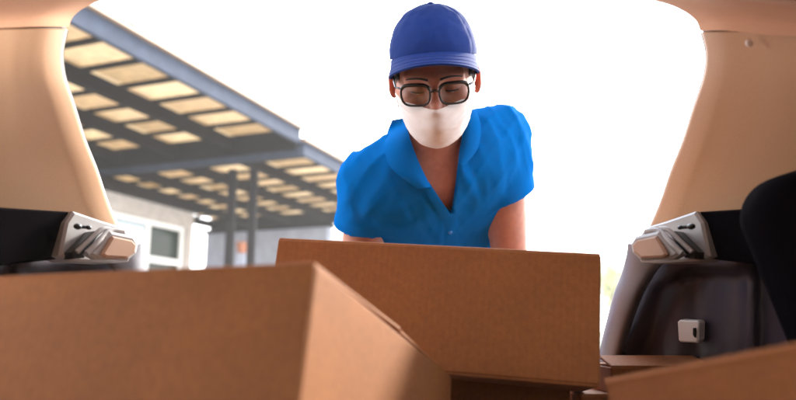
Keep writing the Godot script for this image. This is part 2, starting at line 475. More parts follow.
func canopy(called: String, label: String, s0: float, s1: float, n0: float, n1: float, y: float, pitch: float, rows: int, beam_h: float, posts: Array):
	var t := thing(called, label, "carport", SN(posts[0][0], posts[0][1], 0))
	var dn := (n1 - n0) / rows
	for k in rows + 1:                                   # deep beams along the eave
		if k == rows: continue
		bar_part(t, "beam", SN(s0, n0 + dn * k, y), SN(s1, n0 + dn * k, y), 0.08, beam_h, M.beam)
	var c := int(round((s1 - s0) / pitch))
	var top := y + beam_h * 0.5 + 0.004
	for i in c + 1:
		var s := s0 + (s1 - s0) * i / c
		bar_part(t, "purlin", SN(s, n0 - 0.05, top + 0.02), SN(s, n1 - 0.03, top + 0.02), 0.05, 0.04, M.beam)
	var pm := rbox(Vector3(dn - 0.004, 0.008, (s1 - s0) / c - 0.004), 0.003, 1)
	var bas := Basis(ACR, Vector3.UP, -DIR)
	for i in c:
		for k in rows:
			part_at(t, "roof_panel", pm, M.panels[(i * 7 + k * 5) % 4], Transform3D(bas, SN(s0 + (s1 - s0) * (i + 0.5) / c, n0 + dn * (k + 0.5), top + 0.046 + 0.0012 * sin(i * 12.9 + k * 7.7))))
	bar_part(t, "fascia", SN(s0 - 0.06, n1, y + 0.035), SN(s1 + 0.06, n1, y + 0.035), 0.05, 0.17, M.fascia)
	bar_part(t, "roof_edge", SN(s0 - 0.1, n1 + 0.01, y + 0.142), SN(s1 + 0.1, n1 + 0.01, y + 0.142), 0.12, 0.035, M.sheet)
	for s in [s0 + 0.9, s0 + 1.9, s0 + 2.9]:
		if s < s1: part_at(t, "clip", rbox(Vector3(0.05, 0.04, 0.09), 0.012), M.beam, Transform3D(bas, SN(s, n1 + 0.04, y + 0.175)))
	bar_part(t, "end_beam", SN(s0 - 0.03, n0 - 0.05, y + 0.01), SN(s0 - 0.03, n1 - 0.03, y + 0.01), 0.05, 0.13, M.fascia)
	bar_part(t, "end_beam", SN(s1 + 0.03, n0 - 0.05, y - 0.01), SN(s1 + 0.03, n1 - 0.03, y - 0.01), 0.05, beam_h + 0.07, M.beam)
	for p in posts:
		bar_part(t, "post", SN(p[0], p[1], 0), SN(p[0], p[1], y - beam_h * 0.5 - 0.02), 0.10, 0.10, M.post, 0.012)

func carport():
	var q := G(234, 155, 3.2)
	var s1 := q.dot(DIR); var na := q.dot(ACR)
	var q2 := G(255, 155, 3.2)
	canopy("carport", "slatted carport roof of pale translucent panels nearer the car", 2.2, 6.92, -8.2, -3.86, 3.22, 0.47, 5, 0.15, [[6.80, -8.0], [2.6, -8.0]])
	canopy("carport", "farther slatted carport standing on two grey posts beside the house", 7.12, 11.4, -8.2, -3.86, 3.10, 0.47, 5, 0.14, [[s1, na], [q2.dot(DIR), q2.dot(ACR)]])

func house():
	var a := G(110, 192, 2.78); var b := G(197, 213, 2.78)
	var nb := (a.dot(ACR) + b.dot(ACR)) * 0.5; var sb := b.dot(DIR); var sa := sb - 5.5
	var t := thing("white_house", "white rendered house with large white framed window under the carport", "house", SN(sb, nb, 0))
	var bas := Basis(ACR, Vector3.UP, -DIR)
	# window opening in pixel terms on the facade plane
	var on := func(px: float, py: float) -> Vector2:
		var r := cam_basis * Vector3((px - 398.0) / F, -(py - 200.0) / F, -1.0)
		var k := (nb - EYE.dot(ACR)) / r.dot(ACR)
		var w := EYE + r * k
		return Vector2(w.dot(DIR), w.y)
	var w0: Vector2 = on.call(112, 212); var w1: Vector2 = on.call(187, 226)
	var ws0 := w0.x; var ws1 := w1.x; var wy1: float = (w0.y + w1.y) * 0.5; var wy0 := 0.45
	var th := 0.25; var H := 2.78
	var slab := func(s_a: float, s_b: float, y_a: float, y_b: float, called: String, m: Material, n_off := 0.0, d := 0.25):
		part_at(t, called, rbox(Vector3(d, y_b - y_a, s_b - s_a), 0.004, 1), m, Transform3D(bas, SN((s_a + s_b) * 0.5, nb - d * 0.5 + n_off, (y_a + y_b) * 0.5)))
	slab.call(sa, ws0, 0.0, H, "wall", M.render); slab.call(ws1, sb, 0.0, H, "wall", M.render)
	slab.call(ws0, ws1, 0.0, wy0, "wall", M.render); slab.call(ws0, ws1, wy1, H, "wall", M.render)
	slab.call(sa - 0.1, sb + 0.1, H + 0.003, H + 0.16, "roof", M.beam, 0.1, 3.4)
	slab.call(sa, sb, 0.0, H - 0.003, "wall", M.render, -3.0, 0.2)
	slab.call(ws0 - 0.02, ws1 + 0.02, wy0 - 0.06, wy0 - 0.002, "window_sill", M.render_grey, 0.05, 0.16)
	# window: frame, mullions, panes
	var wn := Node3D.new(); wn.name = "window"; t.add_child(wn)
	var tt := t
	var wslab := func(s_a: float, s_b: float, y_a: float, y_b: float, called: String, m: Material, n_off: float, d: float):
		part_at(wn, called, rbox(Vector3(d, y_b - y_a, s_b - s_a), 0.004, 1), m, Transform3D(bas, SN((s_a + s_b) * 0.5, nb - d * 0.5 + n_off, (y_a + y_b) * 0.5)))
	var fw := 0.07; var ms := lerpf(ws0, ws1, 0.5); var my := lerpf(wy0, wy1, 0.74)
	wslab.call(ws0, ws0 + fw, wy0, wy1, "frame", M.white_paint, -0.04, 0.08); wslab.call(ws1 - fw, ws1, wy0, wy1, "frame", M.white_paint, -0.04, 0.08)
	wslab.call(ws0 + fw, ws1 - fw, wy1 - fw, wy1, "frame", M.white_paint, -0.042, 0.076); wslab.call(ws0 + fw, ws1 - fw, wy0, wy0 + fw, "frame", M.white_paint, -0.042, 0.076)
	wslab.call(ms - 0.04, ms + 0.04, wy0 + fw, wy1 - fw, "mullion", M.white_paint, -0.044, 0.07); 
	wslab.call(ws0 + fw, ms - 0.04, my - 0.045, my + 0.045, "transom", M.white_paint, -0.046, 0.066); wslab.call(ms + 0.04, ws1 - fw, my - 0.045, my + 0.045, "transom", M.white_paint, -0.046, 0.066)
	for s in [[ws0 + fw, ms - 0.04], [ms + 0.04, ws1 - fw]]:
		for y in [[wy0 + fw, my - 0.045], [my + 0.045, wy1 - fw]]:
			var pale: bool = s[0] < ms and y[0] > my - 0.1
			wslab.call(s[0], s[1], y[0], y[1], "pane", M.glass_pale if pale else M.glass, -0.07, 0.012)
	# grey wall square to the facade, farther back
	var c := sb + 0.25
	var g := thing("garden_wall", "plain grey wall square to the white house behind the carport posts", "wall", SN(c, nb, 0))
	var e := G(232, 214, 2.55)
	part_at(g, "wall", rbox(Vector3(2.4, 2.72, 0.2), 0.01, 1), M.render_grey, Transform3D(bas, SN(c + 1.4, nb + 0.3, 1.36)))
	part_at(g, "coping", rbox(Vector3(2.5, 0.06, 0.28), 0.01, 1), M.beam, Transform3D(bas, SN(c + 1.4, nb + 0.3, 2.755)))
	# far white bungalow with a terracotta roof edge
	var o := P(300, 235, 16.5); o.y = 0
	var h := thing("bungalow", "low white bungalow with terracotta roof edge seen past the posts", "house", o)
	part_at(h, "wall", rbox(Vector3(4.4, 3.35, 4), 0.01, 1), M.render, Transform3D(bas, o + Vector3(0.4, 1.675, -2)))
	part_at(h, "roof", rbox(Vector3(1.5, 0.22, 4.4), 0.05, 1), M.terracotta, Transform3D(bas.rotated(Vector3.BACK, -0.18), o + Vector3(-0.25, 3.63, -1.0)))
	part_at(h, "window", rbox(Vector3(0.9, 0.9, 0.05), 0.01, 1), M.glass_pale, Transform3D(bas, o + Vector3(0.35, 2.4, 0.05)))
	var pt := P(242, 246, 9.6)
	var f := thing("flower_pot", "orange clay pot on a tall white stand by the carport posts", "flower pot", Vector3(pt.x, 0, pt.z))
	var rows := []
	for q in [[0.0, 0.05], [0.02, 0.06], [0.12, 0.075], [0.125, 0.085], [0.15, 0.085], [0.145, 0.07], [0.09, 0.06]]:
		var line := []
		for k in 20: line.append(Vector3(pt.x + cos(TAU * k / 20) * q[1], pt.y - 0.1 + q[0], pt.z + sin(TAU * k / 20) * q[1]))
		rows.append(line)
	part(f, "pot", sheet(rows, 0.0, pt + Vector3(-5, 0, 0), true), M.terracotta)
	bar_part(f, "stand", Vector3(pt.x, 0, pt.z), Vector3(pt.x, pt.y - 0.103, pt.z), 0.12, 0.12, M.render_grey, 0.01)

func foliage(c: Vector3, r: Vector3, count: int, leaf: float, seed_: int) -> ArrayMesh:
	var rng := RandomNumberGenerator.new(); rng.seed = seed_
	var v := PackedVector3Array(); var n := PackedVector3Array(); var idx := PackedInt32Array()
	var clumps := []
	for i in 22:
		var q := Vector3(rng.randfn(), rng.randfn(), rng.randfn()).normalized() * pow(rng.randf(), 0.45)
		clumps.append([c + q * r * 0.82, rng.randf_range(0.18, 0.36)])
	for i in count:
		var k = clumps[rng.randi() % 22]
		var p: Vector3 = k[0] + Vector3(rng.randfn(), rng.randfn(), rng.randfn()) * r * k[1] * 0.6
		var a := Vector3(rng.randfn(), rng.randfn() * 0.6, rng.randfn()).normalized(); var b := a.cross(Vector3(rng.randfn(), rng.randfn(), rng.randfn())).normalized()
		var l := leaf * rng.randf_range(0.6, 1.3); var s := v.size()
		v.append_array([p - a * l, p + b * l * 0.42, p + a * l, p - b * l * 0.42])
		var nn := a.cross(b).normalized(); n.append_array([nn, nn, nn, nn])
		idx.append_array([s, s + 1, s + 2, s, s + 2, s + 3])
	return commit(v, n, idx)
func tree(called: String, label: String, category: String, px: float, top: float, d: float, half: float, count: int, leaf: float, kind: int, low: float, seed_: int):
	var tp := P(px, top, d); var base := Vector3(tp.x, 0, tp.z)
	var t := thing(called, label, category, base)
	var c := Vector3(tp.x, (tp.y + low) * 0.5, tp.z); var r := Vector3(half, (tp.y - low) * 0.5, half)
	part(t, "crown", foliage(c, r, count, leaf, seed_), M.leaves[kind])
	var rng := RandomNumberGenerator.new(); rng.seed = seed_ + 50
	var fork := Vector3(tp.x, low + 0.1 * (tp.y - low), tp.z)
	part(t, "trunk", tube([base - Vector3(0, 0.05, 0), base.lerp(fork, 0.5) + Vector3(0.03, 0, 0), fork, c], 0.05 * half + 0.02, 8, false, 0.015), M.bark)
	for k in 5:
		var e := c + Vector3(rng.randfn(), rng.randf_range(-0.3, 1.0), rng.randfn()) * r * 0.55
		part(t, "limb", tube([fork, fork.lerp(e, 0.5) + Vector3(0, 0.05, 0), e], 0.02 * half + 0.01, 6, false, 0.006), M.bark)
func greenery():
	tree("garden_shrub", "small leafy green shrub tip showing just past the bare arm", "shrub", 527, 241, 9.0, 0.26, 900, 0.05, 1, 0.5, 1)
	tree("garden_shrub", "rounded green shrub behind the far edge of the held carton", "shrub", 577, 244, 10.5, 0.30, 900, 0.05, 0, 0.5, 2)
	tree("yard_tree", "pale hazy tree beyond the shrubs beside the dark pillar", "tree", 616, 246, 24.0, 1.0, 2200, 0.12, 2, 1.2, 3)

# ---------------------------------------------------------------- the car
func car():
	var t := thing("car", "open car boot with beige pillars and dark side trim around the cartons", "car", Vector3(-0.02, 0, -0.6))
	for mirror in [false, true]: car_side(t, mirror)
	# headliner: cross sections from the seam over the pillars up to the middle of the roof
	var rows := []
	for q in [[69.0, 27.0, 1.062], [44.0, 26.5, 1.0], [0.0, 28.0, 0.931], [-90.0, 31.0, 0.806], [-260.0, 38.0, 0.616]]:
		var l := P(q[0], q[1], q[2]); var r := P(769.0 - q[0], q[1] + (7.0 if q[2] < 1.0 else 4.0), q[2])
		rows.append(head_row(l, r))
	var last_l: Vector3 = P(-260, 38, 0.62); var last_r: Vector3 = P(1029, 43, 0.62)
	for z in [0.0, 0.6, 1.3, 1.7]:
		rows.append(head_row(Vector3(last_l.x - 0.01, last_l.y + 0.02 - 0.05 * max(0.0, z - 0.8), z), Vector3(last_r.x + 0.01, last_r.y + 0.02 - 0.05 * max(0.0, z - 0.8), z)))
	part(t, "headliner", sheet(smooth_grid(rows, 4, 4), 0.05, EYE), M.headliner)
	# tailgate, swung up above the opening
	var hy := P(384, -40, 1.05)
	var lid := []
	for q in [[0.0, 0.05], [0.22, 0.28], [0.46, 0.50], [0.72, 0.70], [0.90, 0.80]]:
		var line := []
		for x in [-0.58, -0.5, -0.25, 0.0, 0.25, 0.5, 0.58]:
			line.append(Vector3(x - 0.02, hy.y + 0.06 + q[1] - 0.10 * x * x, hy.z - q[0]))
		lid.append(line)
	part(t, "tailgate", sheet(smooth_grid(lid, 3, 3), 0.06, Vector3(0, -2, -1.5)), M.paint)
	# load floor, folded seat back, rear sill, bumper
	part_at(t, "load_floor", rbox(Vector3(1.30, 0.04, 0.62), 0.008), M.carpet, Transform3D(Basis.IDENTITY, Vector3(-0.02, 0.515, -1.19)))
	part_at(t, "folded_seat_back", rbox(Vector3(1.24, 0.10, 0.95), 0.03), M.carpet, Transform3D(Basis(Vector3.RIGHT, 0.21), Vector3(-0.02, 0.555, -0.43)))
	part_at(t, "load_sill", rbox(Vector3(1.02, 0.30, 0.10), 0.02), M.dark_trim, Transform3D(Basis.IDENTITY, Vector3(-0.02, 0.50, -1.552)))
	part_at(t, "bumper", rbox(Vector3(1.56, 0.30, 0.16), 0.06, 3), M.paint, Transform3D(Basis.IDENTITY, Vector3(-0.02, 0.46, -1.685)))
	for x in [-0.36, 0.32]:
		var st := Node3D.new(); st.name = "front_seat"; t.add_child(st, true)
		part_at(st, "backrest", rbox(Vector3(0.50, 0.66, 0.15), 0.07, 4), M.dark_cloth, Transform3D(Basis(Vector3.RIGHT, -0.25), Vector3(x, 0.90, 0.75)))
		part_at(st, "headrest", rbox(Vector3(0.27, 0.17, 0.11), 0.05, 4), M.dark_cloth, Transform3D(Basis(Vector3.RIGHT, -0.15), Vector3(x, 1.30, 0.64)))
		part_at(st, "seat", rbox(Vector3(0.50, 0.16, 0.50), 0.06, 4), M.dark_cloth, Transform3D(Basis(Vector3.RIGHT, -0.12), Vector3(x, 0.60, 1.08)))
	part_at(t, "dashboard", rbox(Vector3(1.30, 0.60, 0.30), 0.05), M.dark_trim, Transform3D(Basis.IDENTITY, Vector3(-0.02, 0.72, 1.80)))
	part_at(t, "underbody", rbox(Vector3(1.40, 0.05, 3.4), 0.01), M.rubber, Transform3D(Basis.IDENTITY, Vector3(-0.02, 0.40, 0.18)))
	for x in [-0.74, 0.70]:
		for z in [-0.85, 1.75]:
			var wh := Node3D.new(); wh.name = "wheel"; t.add_child(wh, true)
			var ty := TorusMesh.new(); ty.inner_radius = 0.18; ty.outer_radius = 0.31; ty.rings = 40; ty.ring_segments = 16
			part_at(wh, "tyre", ty, M.rubber, Transform3D(Basis(Vector3.BACK, PI / 2), Vector3(x, 0.31, z)))
			var rim := CylinderMesh.new(); rim.top_radius = 0.19; rim.bottom_radius = 0.19; rim.height = 0.08
			part_at(wh, "rim", rim, M.grey_trim, Transform3D(Basis(Vector3.BACK, PI / 2), Vector3(x, 0.31, z)))
func head_row(l: Vector3, r: Vector3) -> Array:
	var out := []
	var prof := [[0.0, 0.0], [0.006, 0.018], [0.025, 0.034], [0.055, 0.047], [0.11, 0.058], [0.25, 0.073]]
	for q in prof: out.append(l + Vector3(q[0], q[1], 0))
	out.append((l + r) * 0.5 + Vector3(0, 0.086, 0))
	prof.reverse()
	for q in prof: out.append(r + Vector3(-q[0], q[1], 0))
	return out

func car_side(t: Node3D, mr: bool):
	var X := func(x: float) -> float: return 769.0 - x if mr else x
	var Q := func(x: float, y: float, d: float) -> Vector3: return P(769.0 - x if mr else x, y, d)
	var side := "right hand" if mr else "left hand"
	var dy := 5.0 if mr else 0.0
	# rear pillar trim (pixels of the left one)
	var tab := [[29.5, 68.0, 1.064, 44.0, 0.93, 0.80, 0.62], [48, 64, 1.072, 38, 0.935, 0.805, 0.625], [62, 63.5, 1.085, 37, 0.94, 0.81, 0.63], [80, 66.5, 1.11, 39, 0.95, 0.82, 0.64],
		[105, 75, 1.155, 46, 0.965, 0.835, 0.65], [140, 86, 1.215, 56, 0.99, 0.855, 0.67], [170, 98, 1.265, 67, 1.01, 0.875, 0.685], [205, 110, 1.31, 79, 1.04, 0.90, 0.70], [246, 128, 1.355, 97, 1.07, 0.92, 0.71]]
	var rows := []
	var edge := []
	for k in tab.size():
		var r = tab[k]
		var y: float = r[0]; var yy := y + (dy if k == 0 else 0.0) * 0.6
		var ed: float = r[2]; var cx: float = r[3]
		edge.append(Q.call(r[1] - 3.0, yy, ed + 0.022))
		var cd := ed - 0.062; var d0 := cd - 0.00155 * cx; var d1 := d0 - 0.125; var d2 := d1 - 0.19
		rows.append([Q.call(r[1] - 2.0, yy, ed + 0.03), Q.call(r[1], yy, ed), Q.call(lerpf(r[1], cx, 0.25), yy, ed - 0.022), Q.call(lerpf(r[1], cx, 0.65), yy, ed - 0.046), Q.call(cx, yy, cd), Q.call(cx * 0.6, yy, lerpf(cd, d0, 0.4)),
			Q.call(0.0, yy + 0.5, d0), Q.call(-90.0, yy + 3.0, d1), Q.call(-260.0, yy + 10.0, d2)])
	part(t, "pillar_trim", sheet(smooth_grid(rows, 4, 4), 0.004, EYE), M.trim)
	part(t, "door_seal", tube(curve(edge, 4), 0.006, 8), M.rubber)
	var gap := []
	for q in [[58.0, 28.3, 1.075], [44.0, 28.0, 1.025], [0.0, 29.0, 0.955], [-90.0, 32.5, 0.83], [-260.0, 40.0, 0.64]]: gap.append(Q.call(q[0], q[1] + dy * 0.7, q[2]))
	part(t, "trim_gasket", tube(curve(gap, 4), 0.014, 8), M.rubber)
	# screw cover on the pillar
	if mr:
		var sc := P(749, 43, 0.958)
		part(t, "screw_cover", ellipsoid(sc, Vector3(0.0055, 0.0055, 0.004), Basis.IDENTITY, 10), M.hook)
	# outer skin behind the trim so that daylight stays out, and lower body side with a window above
	var sx := 0.685 if mr else -0.725
	var out_rows := []
	for k in tab.size():
		var r = tab[k]
		var pz: Vector3 = Q.call(r[1] - 4.0, r[0], r[2] + 0.035)
		var sg := 1.0 if mr else -1.0
		out_rows.append([pz, pz + Vector3(sg * 0.05, 0.01, 0.02), pz + Vector3(sg * 0.10, 0.0, 0.12), Vector3(lerpf(pz.x + sg * 0.11, sx, float(k) / tab.size()), pz.y, -0.55)])
	part(t, "body_pillar", sheet(smooth_grid(out_rows, 3, 3), 0.004, Vector3(sx * 3.0, 1.2, -1.0)), M.paint)
	part_at(t, "body_side", rbox(Vector3(0.06, 0.74, 3.3), 0.02), M.paint, Transform3D(Basis.IDENTITY, Vector3(sx, 0.70, 0.12)))
	part_at(t, "door_card", rbox(Vector3(0.03, 0.60, 2.3), 0.01), M.trim, Transform3D(Basis.IDENTITY, Vector3(sx * 0.93, 0.74, 0.62)))
	part_at(t, "side_glass", rbox(Vector3(0.005, 0.36, 2.1), 0.002, 1), M.window, Transform3D(Basis(Vector3.BACK, 0.30 if mr else -0.30), Vector3(sx * 0.93, 1.245, 0.55)))
	part_at(t, "quarter_panel", rbox(Vector3(0.18, 0.72, 0.24), 0.06, 3), M.paint, Transform3D(Basis.IDENTITY, Vector3(sx * 1.06, 0.72, -1.62)))
	# parcel shelf support: dark block with the bracket (pixels of the right one, so mirror the other way)
	var R := func(list: Array) -> Array:
		var out := []
		for q in list: out.append(P(q[0] if mr else 769.0 - q[0], q[1], q[2]))
		return out
	part(t, "shelf_support", plate(R.call([[697, 212, 1.135], [745, 209, 1.065], [775, 207, 1.02], [775, 267, 1.02], [709, 259, 1.125]]), 0.08, 0.003), M.dark_cloth)
	var br := Node3D.new(); br.name = "shelf_bracket"; t.add_child(br, true)
	part(br, "bracket_plate", plate(R.call([[631, 243, 1.235], [645, 227, 1.215], [668, 221, 1.18], [694, 211, 1.13], [701, 222, 1.115], [710, 256, 1.10], [696, 261, 1.12], [655, 263, 1.19], [640, 262, 1.22]]), 0.05, 0.004), M.grey_trim)
	part(br, "slot", plate(R.call([[668, 233, 1.135], [674, 231, 1.128], [697, 252, 1.093], [695, 259, 1.095], [684, 258, 1.11]]), 0.03, 0.002), M.black)
	part(br, "rib", tube(curve(R.call([[659, 229, 1.135], [668, 230, 1.12], [681, 242, 1.10], [692, 252, 1.085]]), 4), 0.0042, 8), M.grey_trim)
	part(br, "rib", tube(curve(R.call([[645, 232, 1.15], [659, 231, 1.13], [671, 243, 1.10], [682, 253, 1.085]]), 4), 0.0046, 8), M.grey_trim)
	part(br, "flap", plate(R.call([[629, 244, 1.155], [634, 236, 1.15], [658, 231, 1.12], [664, 236, 1.11], [680, 254, 1.085], [671, 259, 1.095], [640, 260, 1.14], [631, 253, 1.15]]), 0.02, 0.005), M.grey_trim)
	part(br, "flap_pad", plate(R.call([[631, 245, 1.148], [636, 240, 1.143], [656, 236, 1.115], [666, 254, 1.092], [662, 257, 1.098], [641, 258, 1.13], [633, 252, 1.145]]), 0.008, 0.003), M.pad)
	for q in [[691.0, 226.5, 1.098, 0.0062], [680.0, 227.5, 1.118, 0.0045]]:
		var kp := P(q[0] if mr else 769.0 - q[0], q[1], q[2])
		part(br, "knob", ellipsoid(kp, Vector3(q[3], q[3] * 0.8, q[3] * 1.2), Basis.IDENTITY, 10), M.black)
	var kb := R.call([[679, 227.5, 1.12], [692, 226.5, 1.105]]) as Array
	part(br, "pin", tube(kb, 0.003, 8), M.black)
	# pale strip beside the opening down to the sill, and the dark moulded side panel
	var oe := [[629, 244, 1.30], [627, 256, 1.345], [622, 274, 1.385], [615, 292, 1.41], [608, 318, 1.44], [601, 346, 1.465], [596, 372, 1.48], [590, 410, 1.50]]
	var ie := [[672, 256, 1.235], [655, 265, 1.29], [645, 279, 1.32], [636, 296, 1.345], [627, 320, 1.375], [619, 348, 1.40], [613, 374, 1.42], [606, 412, 1.44]]
	var strip := []
	for k in oe.size():
		var a = oe[k]; var b = ie[k]
		var line := R.call([[a[0] - 1.0, a[1], a[2] + 0.03], a, [lerpf(a[0], b[0], 0.35), lerpf(a[1], b[1], 0.35), lerpf(a[2], b[2], 0.45) - 0.012], b, [b[0] + 6.0, b[1] + 1.0, b[2] + 0.03]]) as Array
		strip.append(line)
	part(t, "sill_pillar_trim", sheet(smooth_grid(strip, 4, 4), 0.004, EYE), M.strip)
	var grid := []
	var N := 40
	for j in 33:
		var v := j / 32.0; var line := []
		for i in N + 1:
			var u := i / float(N)
			# left border follows the pale strip
			var lb := 0.0
			var y := lerpf(252.0, 418.0, v)
			for k in ie.size() - 1:
				if y >= ie[k][1] and y <= ie[k + 1][1]: lb = lerpf(ie[k][0], ie[k + 1][0], (y - ie[k][1]) / float(ie[k + 1][1] - ie[k][1]))
			if lb == 0.0: lb = 672.0 if y < 262.0 else 605.0
			var x := lerpf(lb - 1.0, 850.0, u)
			var d := lerpf(1.44, 1.30, smoothstep(610.0, 700.0, x)); d = lerpf(d, 1.17, smoothstep(690.0, 748.0, x)); d = lerpf(d, 0.90, smoothstep(742.0, 850.0, x))
			var top := 280.0 - 12.0 * smoothstep(650.0, 700.0, x)
			var rec := smoothstep(top, top + 9.0, y) * smoothstep(648.0 - (y - 280.0) * 0.28, 668.0 - (y - 280.0) * 0.28, x) * (1.0 - smoothstep(738.0, 752.0, x))
			d += 0.028 * rec - 0.02 * (1.0 - smoothstep(262.0, 276.0, y))
			d += 0.020 * smoothstep(752.0, 762.0, x)
			line.append(P(x if mr else 769.0 - x, y, d))
		grid.append(line)
	part(t, "side_panel", sheet(grid, 0.004, EYE), M.dark_trim)
	# bag hook plate with a keyhole
	var hk := Node3D.new(); hk.name = "hook_plate"; t.add_child(hk, true)
	var hd := 1.325
	part(hk, "cover", plate(R.call([[677, 322, hd + 0.005], [679, 320, hd], [697, 321, hd - 0.03], [699, 323, hd - 0.032], [698, 340, hd - 0.032], [696, 343, hd - 0.03], [680, 342, hd], [678, 340, hd + 0.003]]), 0.02, 0.0025), M.hook)
	part(hk, "keyhole", plate(R.call([[692.5, 328, hd - 0.028], [695, 328, hd - 0.032], [695.5, 332, hd - 0.032], [694.5, 338, hd - 0.032], [692.5, 335, hd - 0.028]]), 0.004, 0.0005), M.black)
	# side bolster of the rear seat
	part_at(t, "seat_bolster", rbox(Vector3(0.25, 0.30, 0.13), 0.058, 6), M.dark_cloth, Transform3D(Basis(Vector3.BACK, 0.30 if mr else -0.30), P(864 if mr else -135, 268, 0.92)))

# ---------------------------------------------------------------- cardboard boxes
# origin: near top corner o, unit axes u (along the seen face), v (down), n (away), sizes
func carton(called: String, label: String, o: Vector3, u: Vector3, n: Vector3, w: float, h: float, d: float, m: Material, lift: Array, group := "cardboard cartons in the boot") -> Dictionary:
	u = u.normalized(); n = (n - u * n.dot(u)).normalized()
	var up := n.cross(u); 
	if up.y < 0.0: up = -up
	var z := u.cross(up)                        # right-handed frame u, up, z
	var nd := 1.0 if z.dot(n) > 0 else -1.0
	var bas := Basis(u, up, z)
	var t := thing(called, label, "carton", o - up * h + u * w * 0.5 + n * d * 0.5, group)
	var T := func(x: float, y: float, dd: float) -> Transform3D: return Transform3D(bas, o + u * x - up * y + n * dd)
	var th := 0.006
	part_at(t, "front_panel", rbox(Vector3(w - 0.001, h, th), 0.0028), m, T.call(w * 0.5, h * 0.5, th * 0.5))
	part_at(t, "back_panel", rbox(Vector3(w - 0.001, h, th), 0.0028), m, T.call(w * 0.5, h * 0.5, d - th * 0.5))
	part_at(t, "side_panel", rbox(Vector3(th, h, d - th * 2.0 + 0.006), 0.0028), m, T.call(th * 0.5 - 0.0005, h * 0.5, d * 0.5))
	part_at(t, "side_panel", rbox(Vector3(th, h, d - th * 2.0 + 0.006), 0.0028), m, T.call(w - th * 0.5 + 0.0005, h * 0.5, d * 0.5))
	part_at(t, "bottom_panel", rbox(Vector3(w - 0.004, th, d - 0.004), 0.002), m, T.call(w * 0.5, h + 0.001, d * 0.5))
	# inner flaps lie under the outer two, which meet in the middle
	for k in 2:
		var e := -1.0 if k == 0 else 1.0
		part_at(t, "inner_flap", rbox(Vector3(d * 0.46, th, d - 0.02) if w > d else Vector3(w * 0.4, th, d - 0.02), 0.002), m, T.call(w * 0.5 + e * (w * 0.5 - (d * 0.23 if w > d else w * 0.2) - 0.008), 0.011, d * 0.5))
	for k in 2:
		var ang: float = lift[k]
		var fd := d * 0.5 - 0.002
		var hinge := o + n * (0.001 if k == 0 else d - 0.001)
		var away := n if k == 0 else -n
		var dirf := away * cos(ang) + up * sin(ang)
		var nf := up * cos(ang) - away * sin(ang)
		var bz := u.cross(nf)
		part_at(t, "outer_flap", rbox(Vector3(w - 0.002, th, fd), 0.0029), m, Transform3D(Basis(u, nf, bz), hinge + u * w * 0.5 + dirf * fd * 0.5 - up * 0.001 + nf * 0.001))
	return {"node": t, "o": o, "u": u, "up": up, "n": n, "w": w, "h": h, "d": d}
var held := {}
func boxes():
	# large carton on the folded seat, its side turned to the light
	var a0 := P(315, 264, 0.62); var a1 := P(452, 378, 1.06); var a2 := P(-120, 283, 0.60)
	var wv := (a2 - a0); var nv := a1 - a0
	var nu := nv.normalized(); var wu := nu.cross((a0 - EYE).cross(a2 - EYE)).normalized()
	if wu.dot(wv) < 0.0: wu = -wu
	var wl := 0.46
	var A := carton("carton", "largest brown carton on the folded seat, below the white lit bracket", a0 + wu * wl, -wu, nu, wl, 0.33, nv.length(), M.card, [0.03, 0.02])
	# carton in the man's hands
	var tl := P(278, 239, 1.16); var tr := P(601, 255, 1.06); var br := P(599, 381, 1.06)
	var u := (tr - tl); var bb := P(583.5, 387, 1.38)
	held = carton("carton", "long brown carton held tilted by the man in blue", tl, u, bb - br, u.length(), (tr - br).length(), 0.33, M.card, [0.0, 0.0])
	# small cartons under and behind it
	var rear: Vector3 = held.o - held.up * (held.h + 0.004) + held.n * held.d
	var cy := rear.y - 0.012
	carton("carton", "brown carton directly beneath the long held carton", Vector3(-0.11, cy, -1.335), Vector3(1, 0, 0), Vector3(0.0, 0, -1), 0.432, cy - 0.537, 0.20, M.card, [0.0, 0.0])
	var fx := 0.332
	carton("carton", "tall brown carton under the flat carton with the raised lid", Vector3(fx, 0.842, -1.30), Vector3(1, 0, 0), Vector3(0, 0, -1), 0.23, 0.842 - 0.537, 0.17, M.card, [0.0, 0.0])
	var dd := P(603, 366, 1.30)
	carton("carton", "flat carton with slightly raised lid below the white hook plate", Vector3(dd.x, dd.y, -1.285), Vector3(1, 0, 0), Vector3(0, 0, -1), 0.185, dd.y - 0.845, 0.17, M.card, [0.20, 0.0])
	# fluted carton at the front right
	var k0 := P(900, 328, 0.48); var k1 := P(605, 382, 0.80)
	var ku := (k0 - k1)
	carton("carton", "fluted brown carton with raw cut top edge before the dark side panel", k1, ku, -ku.cross(Vector3.UP), ku.length(), 0.28, 0.22, M.card_fluted, [-0.03, -0.03])
	# raw corrugated edge standing along its top
	var en: Node3D = get_node("carton_005")
	var kn := ku.normalized(); var kb := (-ku.cross(Vector3.UP)).normalized(); var kup := kb.cross(kn)
	if kup.y < 0.0: kup = -kup
	var rng := RandomNumberGenerator.new(); rng.seed = 77
	var rows := [[], [], []]
	var cnt := int(ku.length() / 0.0016)
	for i in cnt:
		var q := k1 + kn * (i * 0.0016)
		var w := sin(i * 1.25) * 0.0011 + rng.randf_range(-0.0005, 0.0005)
		rows[0].append(q + kup * -0.004 - kb * 0.0006); rows[1].append(q + kup * (0.0035 + w) - kb * 0.0004); rows[2].append(q + kup * (0.0030 - w) + kb * 0.0045)
	part(en, "cut_edge", sheet(rows, 0.001, EYE), M.card_edge)

# ---------------------------------------------------------------- the person
var HB: Basis; var HC: Vector3            # head frame
var sk := {}                              # joints
var arm_bones := []; var torso_bones := []
var vee := PackedVector2Array(); var vee_o: Vector3; var vee_b: Basis
var fold_noise := FastNoiseLite.new()
var hems := []

